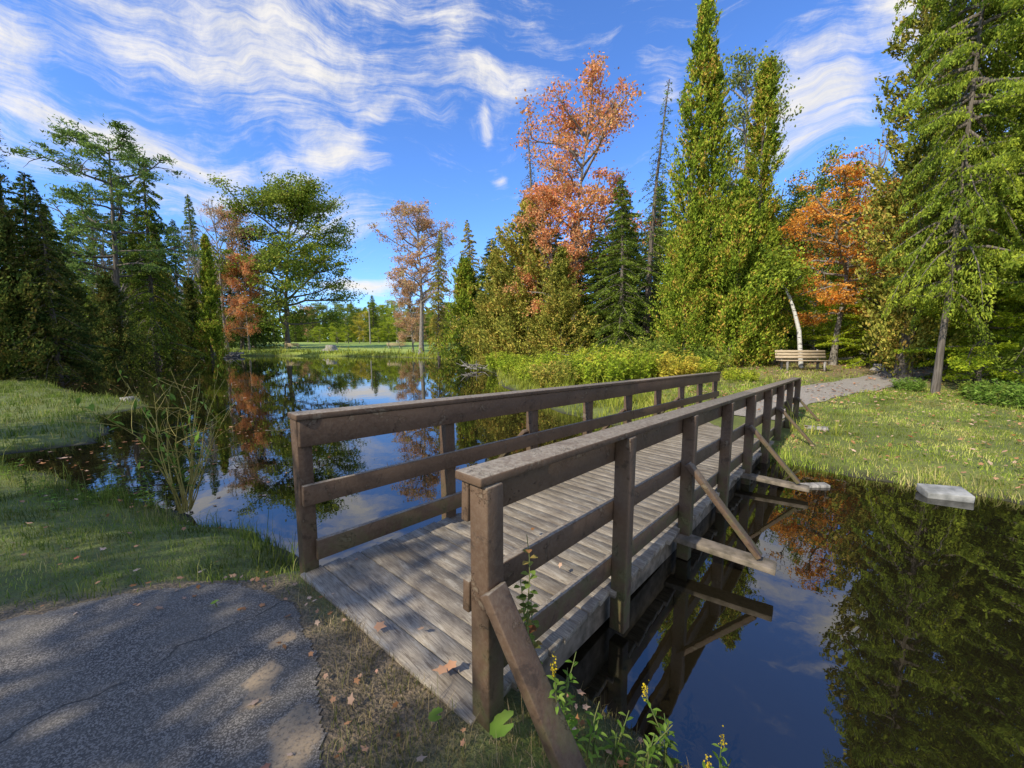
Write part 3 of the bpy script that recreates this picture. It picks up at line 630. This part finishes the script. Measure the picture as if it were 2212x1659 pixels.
# ---------------------------------------------------------------- grass
def inside_bridge(x, y):
    dx = x+1.43; dy = y-2.6; t = dx*.674+dy*.7387; s = dx*.7387-dy*.674
    return (s > -.12) & (s < 1.74) & (t > -.08+.085*s) & (t < 10.7)
def pathd(x, y):
    return np.min(np.hypot(x[:, None]-PATHC[None, ::3, 0], y[:, None]-PATHC[None, ::3, 1]), 1)
def grass(name, n, x0, x1, y0, y1, h0, h1, w, mat, label, cond=None, tuft=14, tr=.09, dmin=.02):
    nt_ = n//tuft; cx = R.uniform(x0, x1, nt_); cy = R.uniform(y0, y1, nt_)
    x = (cx[:, None]+R.normal(size=(nt_, tuft))*tr).ravel(); y = (cy[:, None]+R.normal(size=(nt_, tuft))*tr).ravel(); th = np.repeat(R.uniform(.5, 1.0, nt_)+(R.uniform(size=nt_) < .12)*R.uniform(.3, 1.4, nt_), tuft)
    P = np.stack([x, y], 1); d = sdist(P, POND); ok = (d > dmin) & (sdist(P, ASPH) > R.uniform(-.02, .2, len(x))) & ~inside_bridge(x, y) & (pathd(x, y) > .7)
    if cond is not None: ok &= cond(x, y, d)
    x = x[ok]; y = y[ok]; th = th[ok]; z = np.maximum(hgt(x, y), WL)-.01; m = len(x)
    hh = R.uniform(h0, h1, m)*th; a = R.uniform(0, 2*pi, m); ben = R.uniform(.1, .75, m)*hh; b = R.uniform(0, 2*pi, m)
    base = np.stack([x, y, z], 1); sd = np.stack([np.cos(a), np.sin(a), 0*a], 1)*(w*R.uniform(.6, 1.3, m))[:, None]*.5; bd = np.stack([np.cos(b), np.sin(b), 0*b], 1)*ben[:, None]; up = np.zeros((m, 3)); up[:, 2] = hh
    mid = base+up*.6+bd*.3
    V = np.stack([base-sd, base+sd, mid+sd*.75, mid-sd*.75, base+up*.92+bd], 1).reshape(-1, 3); i = np.arange(m)*5
    me = mkmesh(name, V, [np.stack([i, i+1, i+2, i+3], 1), np.stack([i+3, i+2, i+4], 1)], M[mat])
    obj(name, me, kind="stuff", label=label, category="grass")
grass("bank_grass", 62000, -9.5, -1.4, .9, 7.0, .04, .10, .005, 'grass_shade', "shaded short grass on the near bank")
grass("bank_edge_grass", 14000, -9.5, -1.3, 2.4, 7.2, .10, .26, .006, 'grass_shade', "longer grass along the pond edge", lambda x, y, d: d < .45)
grass("bridge_foot_grass", 30000, -1.5, 2.0, .6, 2.9, .03, .10, .0038, 'grass_dry', "dry grass tufts at the bridge foot", lambda x, y, d: (x > -1.4), 14, .06)
grass("lawn_grass", 80000, 3.2, 15, 3.6, 13.5, .03, .10, .010, 'grass', "sunlit green grass beyond the bridge")
grass("lawn_grass_far", 36000, 3.0, 20, 12, 21, .05, .16, .02, 'grass', "grass and weeds beside the curving path", lambda x, y, d: (x < 10+R.uniform(0, 6, len(x))))
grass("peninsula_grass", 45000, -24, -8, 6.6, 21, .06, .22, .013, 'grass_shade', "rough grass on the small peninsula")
grass("shore_grass", 36000, -3.5, 7, 7.5, 26, .2, .55, .016, 'grass_bright', "tall yellow-green grass on the pond shore", lambda x, y, d: d < 2.6)
grass("right_edge_grass", 26000, 4.2, 12, 2.0, 7.5, .06, .22, .009, 'grass', "longer grass along the inlet edge", lambda x, y, d: (d < .12+.5*R.uniform(size=len(x))**2), dmin=-.10)
grass("far_shore_grass", 34000, -50, -2, 28, 60, .2, .7, .07, 'grass_bright', "rushes and grass on the far shore", lambda x, y, d: d < 3.0, 14, .5)
# ---------------------------------------------------------------- fallen leaves
def lobed(n, xy, z, size, tilt=.25):
    k = 10; an = np.arange(k)*2*pi/k; rr = np.where(np.arange(k) % 2 == 0, 1, .55)*np.array([1.2, 1, .9, 1, .8, 1, .8, 1, .9, 1])
    loc = np.stack([np.cos(an)*rr, np.sin(an)*rr*.75, 0*an], 1)
    a = R.uniform(0, 6.28, n); s = size*R.uniform(.6, 1.3, n); tx = R.normal(size=n)*tilt; ty = R.normal(size=n)*tilt
    x = loc[None, :, 0]*np.cos(a)[:, None]-loc[None, :, 1]*np.sin(a)[:, None]; y = loc[None, :, 0]*np.sin(a)[:, None]+loc[None, :, 1]*np.cos(a)[:, None]
    zz = x*tx[:, None]+y*ty[:, None]+.25*(x**2)*R.uniform(-.3, 1, (n, 1))
    zz -= zz.min(1, keepdims=True)
    V = np.stack([x*s[:, None]+xy[:, 0:1], y*s[:, None]+xy[:, 1:2], zz*s[:, None]+np.asarray(z)[:, None]], -1)
    return V.reshape(-1, 3), np.arange(n*k).reshape(n, k)
A = Acc()
def scat(n, x0, x1, y0, y1, size, dz, cond=None):
    P = np.stack([R.uniform(x0, x1, n), R.uniform(y0, y1, n)], 1); ok = (sdist(P, POND) > .1) & ~inside_bridge(P[:, 0], P[:, 1])
    if cond is not None: ok &= cond(P)
    P = P[ok]; A.add(*lobed(len(P), P, hgt(P[:, 0], P[:, 1])+dz, size))
scat(260, -6, .6, .8, 5.5, .026, .045, lambda P: sdist(P, ASPH) > .1)
scat(180, -1.3, .8, .8, 2.6, .020, .03, lambda P: sdist(P, ASPH) > .05)
scat(200, -3.8, -.6, 1.0, 2.7, .022, .022, lambda P: np.abs(sdist(P, ASPH)+.08) < .2)
scat(1800, 4, 16, 4, 13, .042, .07); scat(2800, 6, 26, 11, 24, .06, .05)
obj("fallen_leaves", A.mesh("fallen_leaves", M['fallen']), kind="stuff", label="brown fallen autumn leaves on the ground", category="leaves")
A = Acc()
for (px, py, s) in ((820, 1365, .05), (910, 1370, .035), (955, 1458, .05), (975, 1450, .04), (690, 1195, .03), (720, 1290, .02), (770, 1215, .02), (1210, 1230, .02), (1150, 1150, .02)):
    x, y = at(px, py, -.02); V, Fc = lobed(1, np.array([[x, y]]), [.004], s, .2); A.add(V, Fc)
obj("oak_leaves", A.mesh("oak_leaves", M['fallen']), kind="stuff", label="red-brown oak leaves lying on the bridge deck", category="leaves")
A = Acc(); n_ = 420; P = np.stack([R.uniform(-30, -5, n_), R.uniform(6, 34, n_)], 1); P = P[(sdist(P, POND) < -.05) & (R.uniform(size=n_) < .9)]
A.add(*lobed(len(P), P, np.full(len(P), WL+.006), .07, .02)); P = np.stack([R.uniform(-9, -3, 160), R.uniform(4.5, 9, 160)], 1); P = P[sdist(P, POND) < -.05]; A.add(*lobed(len(P), P, np.full(len(P), WL+.006), .035, .02))
obj("floating_leaves", A.mesh("floating_leaves", M['fallen']), kind="stuff", label="leaves floating on the pond surface", category="leaves")
# ---------------------------------------------------------------- plants close up
def leafblade(A, p, d, L, W, droop=.3):
    d = unit(np.array(d, float)); s = unit(np.cross(d, (0, 0, 1)))
    prof = [0, .55, 1, .75, 0]
    V = []
    for k, w in enumerate(prof):
        f = k/4; c = p+d*L*f+np.array([0, 0, -droop*L*f*f])
        V += [c-s*W*w*.5+np.array([0, 0, .12*W*w]), c, c+s*W*w*.5+np.array([0, 0, .12*W*w])]
    Fc = []
    for k in range(4):
        b = k*3; Fc += [[b, b+1, b+4, b+3], [b+1, b+2, b+5, b+4]]
    A.add(V, Fc)
def goldenrod(x, y, h, label, flower=True, lean=(0, 0), leafl=.075, name="goldenrod_plant", mat='gold_leaf', wl=.20):
    e = empty(name, (x, y, hz(x, y)-.01), label=label, category="plant", group="wild plants at the bridge foot")
    T = Acc(); Lf = Acc()
    for q in range(3 if h > .4 else 2):
        hh = h*(1, .75, .6)[q]; p, rr = wiggle((R.normal()*.02, R.normal()*.02, -.02), (lean[0]+R.normal()*.12, lean[1]+R.normal()*.12, 1), hh, .005, .002, 9, .06); T.add(*tube(p, rr, 5))
        for k in range(int(hh/.025)):
            f = .12+.85*k/(hh/.025); a = k*2.4; leafblade(Lf, along(p, f), (cos(a), sin(a), .55), leafl*(1.15-f*.6), leafl*wl, .4)
        if flower and q == 0:
            C = along(p, 1)+R.normal(size=(50, 3))*np.array([.007, .007, .022]); V, Fc = leafquads(C, .009, .007); obj("flower", mkmesh("flower", V, Fc, M['gold_flower']), e)
    obj("stem", T.mesh("stem", M['stemgreen'], True), e); obj("leaves", Lf.mesh("leaves", M[mat]), e)
for (px, py, z, h, fl) in ((1205, 1600, -.12, .62, True), (1440, 1655, -.35, .42, True), (1500, 1700, -.35, .36, True), (1560, 1660, -.35, .26, True), (1385, 1690, -.3, .32, False), (1250, 1640, -.2, .30, False), (1330, 1640, -.25, .25, False), (1620, 1690, -.38, .2, False)):
    x, y = at(px, py, z); goldenrod(x, y, h, "leafy goldenrod with small yellow flower tips" if fl else "leafy green weed beside the bridge post", fl)
x, y = at(1160, 1530, -.1); goldenrod(x, y, .95, "thin sapling growing through the bridge railing", False, (.0, .05), .075, "sapling", 'red_leaf', .42)
for (px, py, h) in ((60, 1050, .45), (85, 1070, .35), (240, 1050, .5), (290, 1060, .45), (20, 1020, .4), (330, 1080, .4), (120, 1110, .3), (190, 1090, .35)):
    x, y = at(px, py, -.25); goldenrod(x, y, h, "leafy green weed on the pond bank", False, leafl=.12)
def coltsfoot(px, py, z, r, tilt):
    x, y = at(px, py, z); e = empty("coltsfoot_plant", (x, y, z), label="round bright green leaf plant near the post", category="plant", group="round leaf plants at the bridge foot")
    k = 22; an = np.linspace(.35, 2*pi-.35, k); rr = r*(1+.08*np.cos(an*9)); V = [(0, 0, .05)]+[(cos(a)*q, sin(a)*q, .05+tilt*cos(a)*q+.15*q*q/r) for a, q in zip(an, rr)]
    Fc = [[0, i+1, i+2] for i in range(k-1)]; obj("leaf", mkmesh("leaf", V, [Fc], M['gold_leaf'], True), e)
    T = Acc(); T.add(*tube([(0, 0, .05), (.01, .01, -.0), (.02, .02, -.12)], .003, 5)); obj("stem", T.mesh("stem", M['stemgreen']), e)
coltsfoot(1085, 1590, -.02, .055, .5); coltsfoot(1232, 1600, -.1, .04, .5); coltsfoot(942, 1568, -.02, .032, .2); coltsfoot(465, 1318, .0, .02, .2)
x, y = at(395, 1092, -.33); e = empty("willow_shrub", (x, y, -.4), label="twiggy yellow-stemmed shrub on the pond edge", category="shrub")
T = Acc(); Lf = Acc()
for k in range(20):
    a = R.uniform(0, 6.28); sp = R.uniform(.03, .34); hh = R.uniform(.8, 1.85); p, rr = wiggle((cos(a)*.07, sin(a)*.07, 0), (cos(a)*sp+.06, sin(a)*sp, 1), hh, .008, .002, 9, .08)
    T.add(*tube(p, rr, 5))
    for j in range(5):
        q, r2 = wiggle(along(p, R.uniform(.35, .95)), (R.normal()*.6, R.normal()*.6, .7), hh*.24, .0035, .0015, 5, .13); T.add(*tube(q, r2, 3))
        if k % 3 == 0:
            for _ in range(3): leafblade(Lf, along(q, R.uniform(.3, 1)), R.normal(size=3)+np.array([0, 0, .3]), .08, .026, .3)
    if k < 7:
        for j in range(12): leafblade(Lf, along(p, R.uniform(.35, 1)), R.normal(size=3)+np.array([0, 0, .4]), .11, .040, .3)
obj("stems", T.mesh("stems", M['twig'], True), e); obj("leaves", Lf.mesh("leaves", M['gold_leaf']), e)
# ---------------------------------------------------------------- benches etc.
def bench(x, y, rot, L, label):
    e = empty("park_bench", (x, y, hz(x, y)), label=label, category="bench", group="wooden park benches"); e.rotation_euler = (0, 0, rot)
    A = Acc()
    for k in range(4): A.add(*boxpts((-L/2, -.05-.12*k, .44), (L/2, -.05-.12*k, .44), .105, .04))
    obj("seat", A.mesh("seat", M['benchwood']), e); A = Acc()
    for k in range(3): A.add(*boxpts((-L/2, .06+.035*k, .58+.13*k), (L/2, .06+.035*k, .58+.13*k), .03, .11, (0, .25, 1)))
    obj("backrest", A.mesh("backrest", M['benchwood']), e)
    for sx in (-L*.36, L*.36):
        A = Acc(); A.add(*boxpts((sx, -.45, -.05), (sx, -.40, .419), .08, .08, (0, 1, 0))); A.add(*boxpts((sx, .10, -.05), (sx, .04, .40), .08, .08, (0, 1, 0))); A.add(*boxpts((sx, -.44, .385), (sx, .05, .385), .07, .06)); A.add(*boxpts((sx, .085, .40), (sx, .19, .92), .06, .05, (0, 1, 0)))
        obj("leg", A.mesh("leg", M['driftwood']), e)
bx = ray(1730, 775)[0]*17.6; bench(bx, 17.6, radians(-8), 2.1, "tan wooden bench under the cedars by the path")
x, y = ray(632, 750)[0]*57, 57; bench(x, y, radians(160), 2.8, "small grey bench on the far lawn")
x, y = ray(852, 750)[0]*58, 58; bench(x, y, radians(170), 2.4, "small tan bench on the far lawn")
def stump(x, y, r, h, label):
    e = empty("tree_stump", (x, y, hz(x, y)), label=label, category="stump")
    n_ = 16; an = np.arange(n_)*2*pi/n_
    zs = [-.1, .1*h, .45*h, h]; rs = [1.5, 1.15, .9, .85]
    V = []
    for zz_, q in zip(zs, rs):
        fl = 1+(.28 if zz_ < .3*h else .08)*np.sin(an*5+1); V += [(cos(a)*r*q*f, sin(a)*r*q*f, zz_+(R.uniform(-.04, .04)*h*2 if zz_ == h else 0)) for a, f in zip(an, fl)]
    V.append((0, 0, h*.9)); Fc = []
    for k in range(3):
        for j in range(n_): Fc.append([k*n_+j, k*n_+(j+1) % n_, (k+1)*n_+(j+1) % n_, (k+1)*n_+j])
    T3 = [[3*n_+j, 3*n_+(j+1) % n_, 4*n_] for j in range(n_)]
    obj("stump_wood", mkmesh("stump_wood", V, [Fc, T3], M['driftwood'], False), e)
stump(ray(715, 750)[0]*56, 56, .8, .7, "weathered grey flared stump on the far lawn")
stump(ray(1898, 795)[0]*17.5, 17.5, .22, .3, "small cut stump on leaf litter")
stump(*at(278, 858, -.3), .24, .14, "low brown stump on the peninsula")
def driftwood(px, Yd, n_, L, label):
    x = ray(px, 790)[0]*Yd; zz_ = max(hz(x, Yd), WL)
    e = empty("driftwood_pile", (x, Yd, zz_), label=label, category="driftwood"); A = Acc()
    for k in range(n_):
        a = R.uniform(0, 6.28); p, rr = wiggle((R.normal()*.3, R.normal()*.3, .05+R.uniform(0, .3)), (cos(a), sin(a), R.uniform(-.1, .6)), L*R.uniform(.5, 1), .05, .012, 6, .2); A.add(*tube(p, rr, 6))
    obj("branches", A.mesh("branches", M['driftwood'], True), e)
driftwood(1022, 27, 16, 1.1, "tangled grey dead roots on the shore"); driftwood(500, 47, 10, 2.4, "bare dead snag standing in the pond")
driftwood(1262, 24, 14, 2.6, "tangle of bare grey branches by cedars")
x, y = at(592, 930, WL); e = empty("floating_stick", (x, y, WL), label="dark forked stick floating on the pond", category="stick"); A = Acc()
p, rr = wiggle((-.2, 0, -.01), (1, .1, .12), .55, .02, .006, 6, .12); A.add(*tube(p, rr, 6)); p, rr = wiggle((.05, 0, .03), (.6, .5, .5), .2, .01, .004, 4, .1); A.add(*tube(p, rr, 5)); obj("branch", A.mesh("branch", M['bark'], True), e)
def slab(name, px, py, z, L, W, T_, rot, mat, label, cat, tilt=5):
    x, y = at(px, py, z); e = empty(name, (x, y, z), label=label, category=cat); e.rotation_euler = (radians(tilt), radians(-2), rot)
    boxobj("block" if cat != "board" else "plank", (-L/2, 0, 0), (L/2, 0, 0), W, T_, M[mat], e, bev=.012); return e
slab("concrete_block", 2040, 1066, -.40, .46, .28, .11, radians(-22), 'concrete', "weathered pale concrete block in shallow water", "concrete block", 9)
slab("stepping_board", 1763, 925, -.27, .42, .2, .05, radians(-30), 'driftwood', "grey board lying beside the bridge end", "board")
slab("stepping_board", 1750, 1050, -.44, .5, .12, .05, radians(0), 'driftwood', "grey plank at the water edge by bridge", "board")
x = ray(1985, 770)[0]*22; e = empty("stone_post", (x, 22, hz(x, 22)), label="pale concrete post standing among the hemlocks", category="post")
boxobj("shaft", (0, 0, -.1), (0, 0, 1.15), .55, .4, M['concrete'], e, up=(0, 1, 0), bev=.03); boxobj("cap", (0, 0, 1.153), (0, 0, 1.25), .64, .5, M['concrete'], e, up=(0, 1, 0), bev=.02)
x = ray(800, 740)[0]*88; e = empty("utility_pole", (x, 88, hz(x, 88)), label="thin wooden pole beyond the lawn", category="pole"); A = Acc(); A.add(*tube([(0, 0, -.5), (0, 0, 4), (0, 0, 8.2)], [.16, .14, .12], 8)); obj("shaft", A.mesh("shaft", M['driftwood'], True), e); boxobj("crossarm", (-.8, .16, 7.7), (.8, .16, 7.7), .1, .12, M['driftwood'], e)
x0, y0 = -43.0, 50.6
e = empty("stone_retaining_wall", (x0, y0, WL), label="low grey retaining wall on the far shore", category="wall"); A = Acc()
for k in range(14):
    for r_ in range(2): A.add(*boxpts((-7+k*1.02+.5*(r_ % 2), 0, .12+.26*r_), (-7+k*1.02+.98+.5*(r_ % 2), 0, .12+.26*r_), .5+R.uniform(-.05, .05), .24))
obj("stones", A.mesh("stones", M['concrete']), e)
# ---------------------------------------------------------------- light
sv = unit(np.array([-.72, -.69, 0])); el = radians(38)
sl = bpy.data.lights.new("sun", 'SUN'); sl.energy = 5.0; sl.angle = radians(.5); sl.color = (1, .93, .78)
so = bpy.data.objects.new("sun", sl); COL.objects.link(so)
from mathutils import Vector
tosun = Vector((sv[0]*cos(el), sv[1]*cos(el), sin(el))); so.rotation_euler = tosun.to_track_quat('Z', 'Y').to_euler()
w = bpy.data.worlds.new("World"); S.world = w; w.use_nodes = True; nt = w.node_tree; nt.nodes.clear(); n = N(nt)
out = n('OutputWorld'); bg = n('Background', i={1: .15}); nt.links.new(bg.outputs[0], out.inputs[0])
sky = n('TexSky', sky_type='NISHITA', sun_disc=False, sun_elevation=el, sun_rotation=atan2(sv[0], sv[1])); sky.air_density = 1.0; sky.dust_density = .3; sky.ozone_density = 2.0
hsv = n.mixc(1.0, sky.outputs[0], (.78, 1.18, 1.85, 1), 'MULTIPLY')
tc = n('TexCoord'); sp = n('SeparateXYZ', i={0: tc.outputs['Generated']})
az = n.math('ARCTAN2', sp.outputs[0], sp.outputs[1]); ele = n.math('ARCSINE', sp.outputs[2])
P = n('CombineXYZ', i={0: az, 1: ele, 2: 0.0}).outputs[0]
nz = n('TexNoise', i={0: P, 'Scale': 2.0, 'Detail': 4.0, 'Roughness': .5})
wv = n('VectorMath', operation='SUBTRACT', i={0: nz.outputs[1], 1: (.5, .5, .5)}); wv = n('VectorMath', operation='SCALE', i={0: wv.outputs[0], 'Scale': .34})
PW = n('VectorMath', operation='ADD', i={0: P, 1: wv.outputs[0]}).outputs[0]
def azel(px, py):
    a, b = ray(px, py); return np.array([math.atan(a), math.atan(b/math.sqrt(1+a*a))])
tot = None
for (xa, ya, xb, yb, mn, wt) in [(60, 10, 950, 190, 120, 1.0), (-100, 60, 200, 190, 75, 1.05), (60, 205, 620, 380, 44, 1.1), (-150, 200, 420, 340, 100, .85), (560, 330, 880, 520, 60, .7), (660, 335, 830, 375, 38, 1.3),
    (800, 180, 1240, 225, 40, 1.0), (760, 340, 900, 230, 22, .9), (900, 170, 1040, 10, 48, .9), (1020, 250, 1060, 300, 16, .7), (1050, 375, 1095, 378, 14, .8), (1640, 300, 1880, 210, 90, 1.2), (1820, 130, 2060, 20, 110, 1.2),
    (700, 610, 900, 612, 24, 1.0), (250, 400, 620, 420, 70, .7), (1400, 120, 1500, 200, 60, .6), (1050, 30, 1300, 60, 60, .4), (420, 200, 800, 300, 35, .6), (1250, -300, 300, -250, 150, .8), (2100, -100, 2500, 300, 150, .9), (-500, 100, -300, 400, 200, .9)]:
    A_, B_ = azel(xa, ya), azel(xb, yb); c = (A_+B_)/2; d = (B_-A_)/2; L = np.linalg.norm(d)*1.15; k = 1/(1+((c[0])**2))**.5
    mp = n('Mapping', vector_type='TEXTURE', i={0: PW, 1: (c[0], c[1], 0), 2: (0, 0, atan2(d[1], d[0])), 3: (L, mn/833*k, 1)})
    ln = n('VectorMath', operation='LENGTH', i={0: mp.outputs[0]}); v = n.mr(ln.outputs[1], 1.5, .0, 0, wt)
    tot = v if tot is None else n.math('MAXIMUM', tot, v)
m1 = n('Mapping', i={0: PW, 2: (0, 0, radians(14)), 3: (1.1, 10.0, 1)}); f1 = n.noise(m1.outputs[0], 2.6, 13, .72, .25)
m2 = n('Mapping', i={0: PW, 2: (0, 0, radians(-25)), 3: (1.6, 8.0, 1)}); f3 = n.noise(m2.outputs[0], 3.0, 12, .72, .25); f2 = n.noise(PW, 9, 12, .7)
f = n.math('ADD', n.math('MULTIPLY', f1, .5), n.math('ADD', n.math('MULTIPLY', f3, .25), n.math('MULTIPLY', f2, .25)))
dn = n.math('ADD', n.math('MULTIPLY', tot, .95), n.math('MULTIPLY', n.math('SUBTRACT', f, .5), 4.8))
dens = n.mr(dn, .14, 1.30, 0, .98)
fill_cloud = n.mr(sp.outputs[1], -.05, -.4, 0, .7)  # unseen cloud cover added behind the camera to whiten the blue sky fill
dens = n.math('MAXIMUM', dens, n.math('MULTIPLY', fill_cloud, n.mr(f2, .3, .6, .5, 1)))
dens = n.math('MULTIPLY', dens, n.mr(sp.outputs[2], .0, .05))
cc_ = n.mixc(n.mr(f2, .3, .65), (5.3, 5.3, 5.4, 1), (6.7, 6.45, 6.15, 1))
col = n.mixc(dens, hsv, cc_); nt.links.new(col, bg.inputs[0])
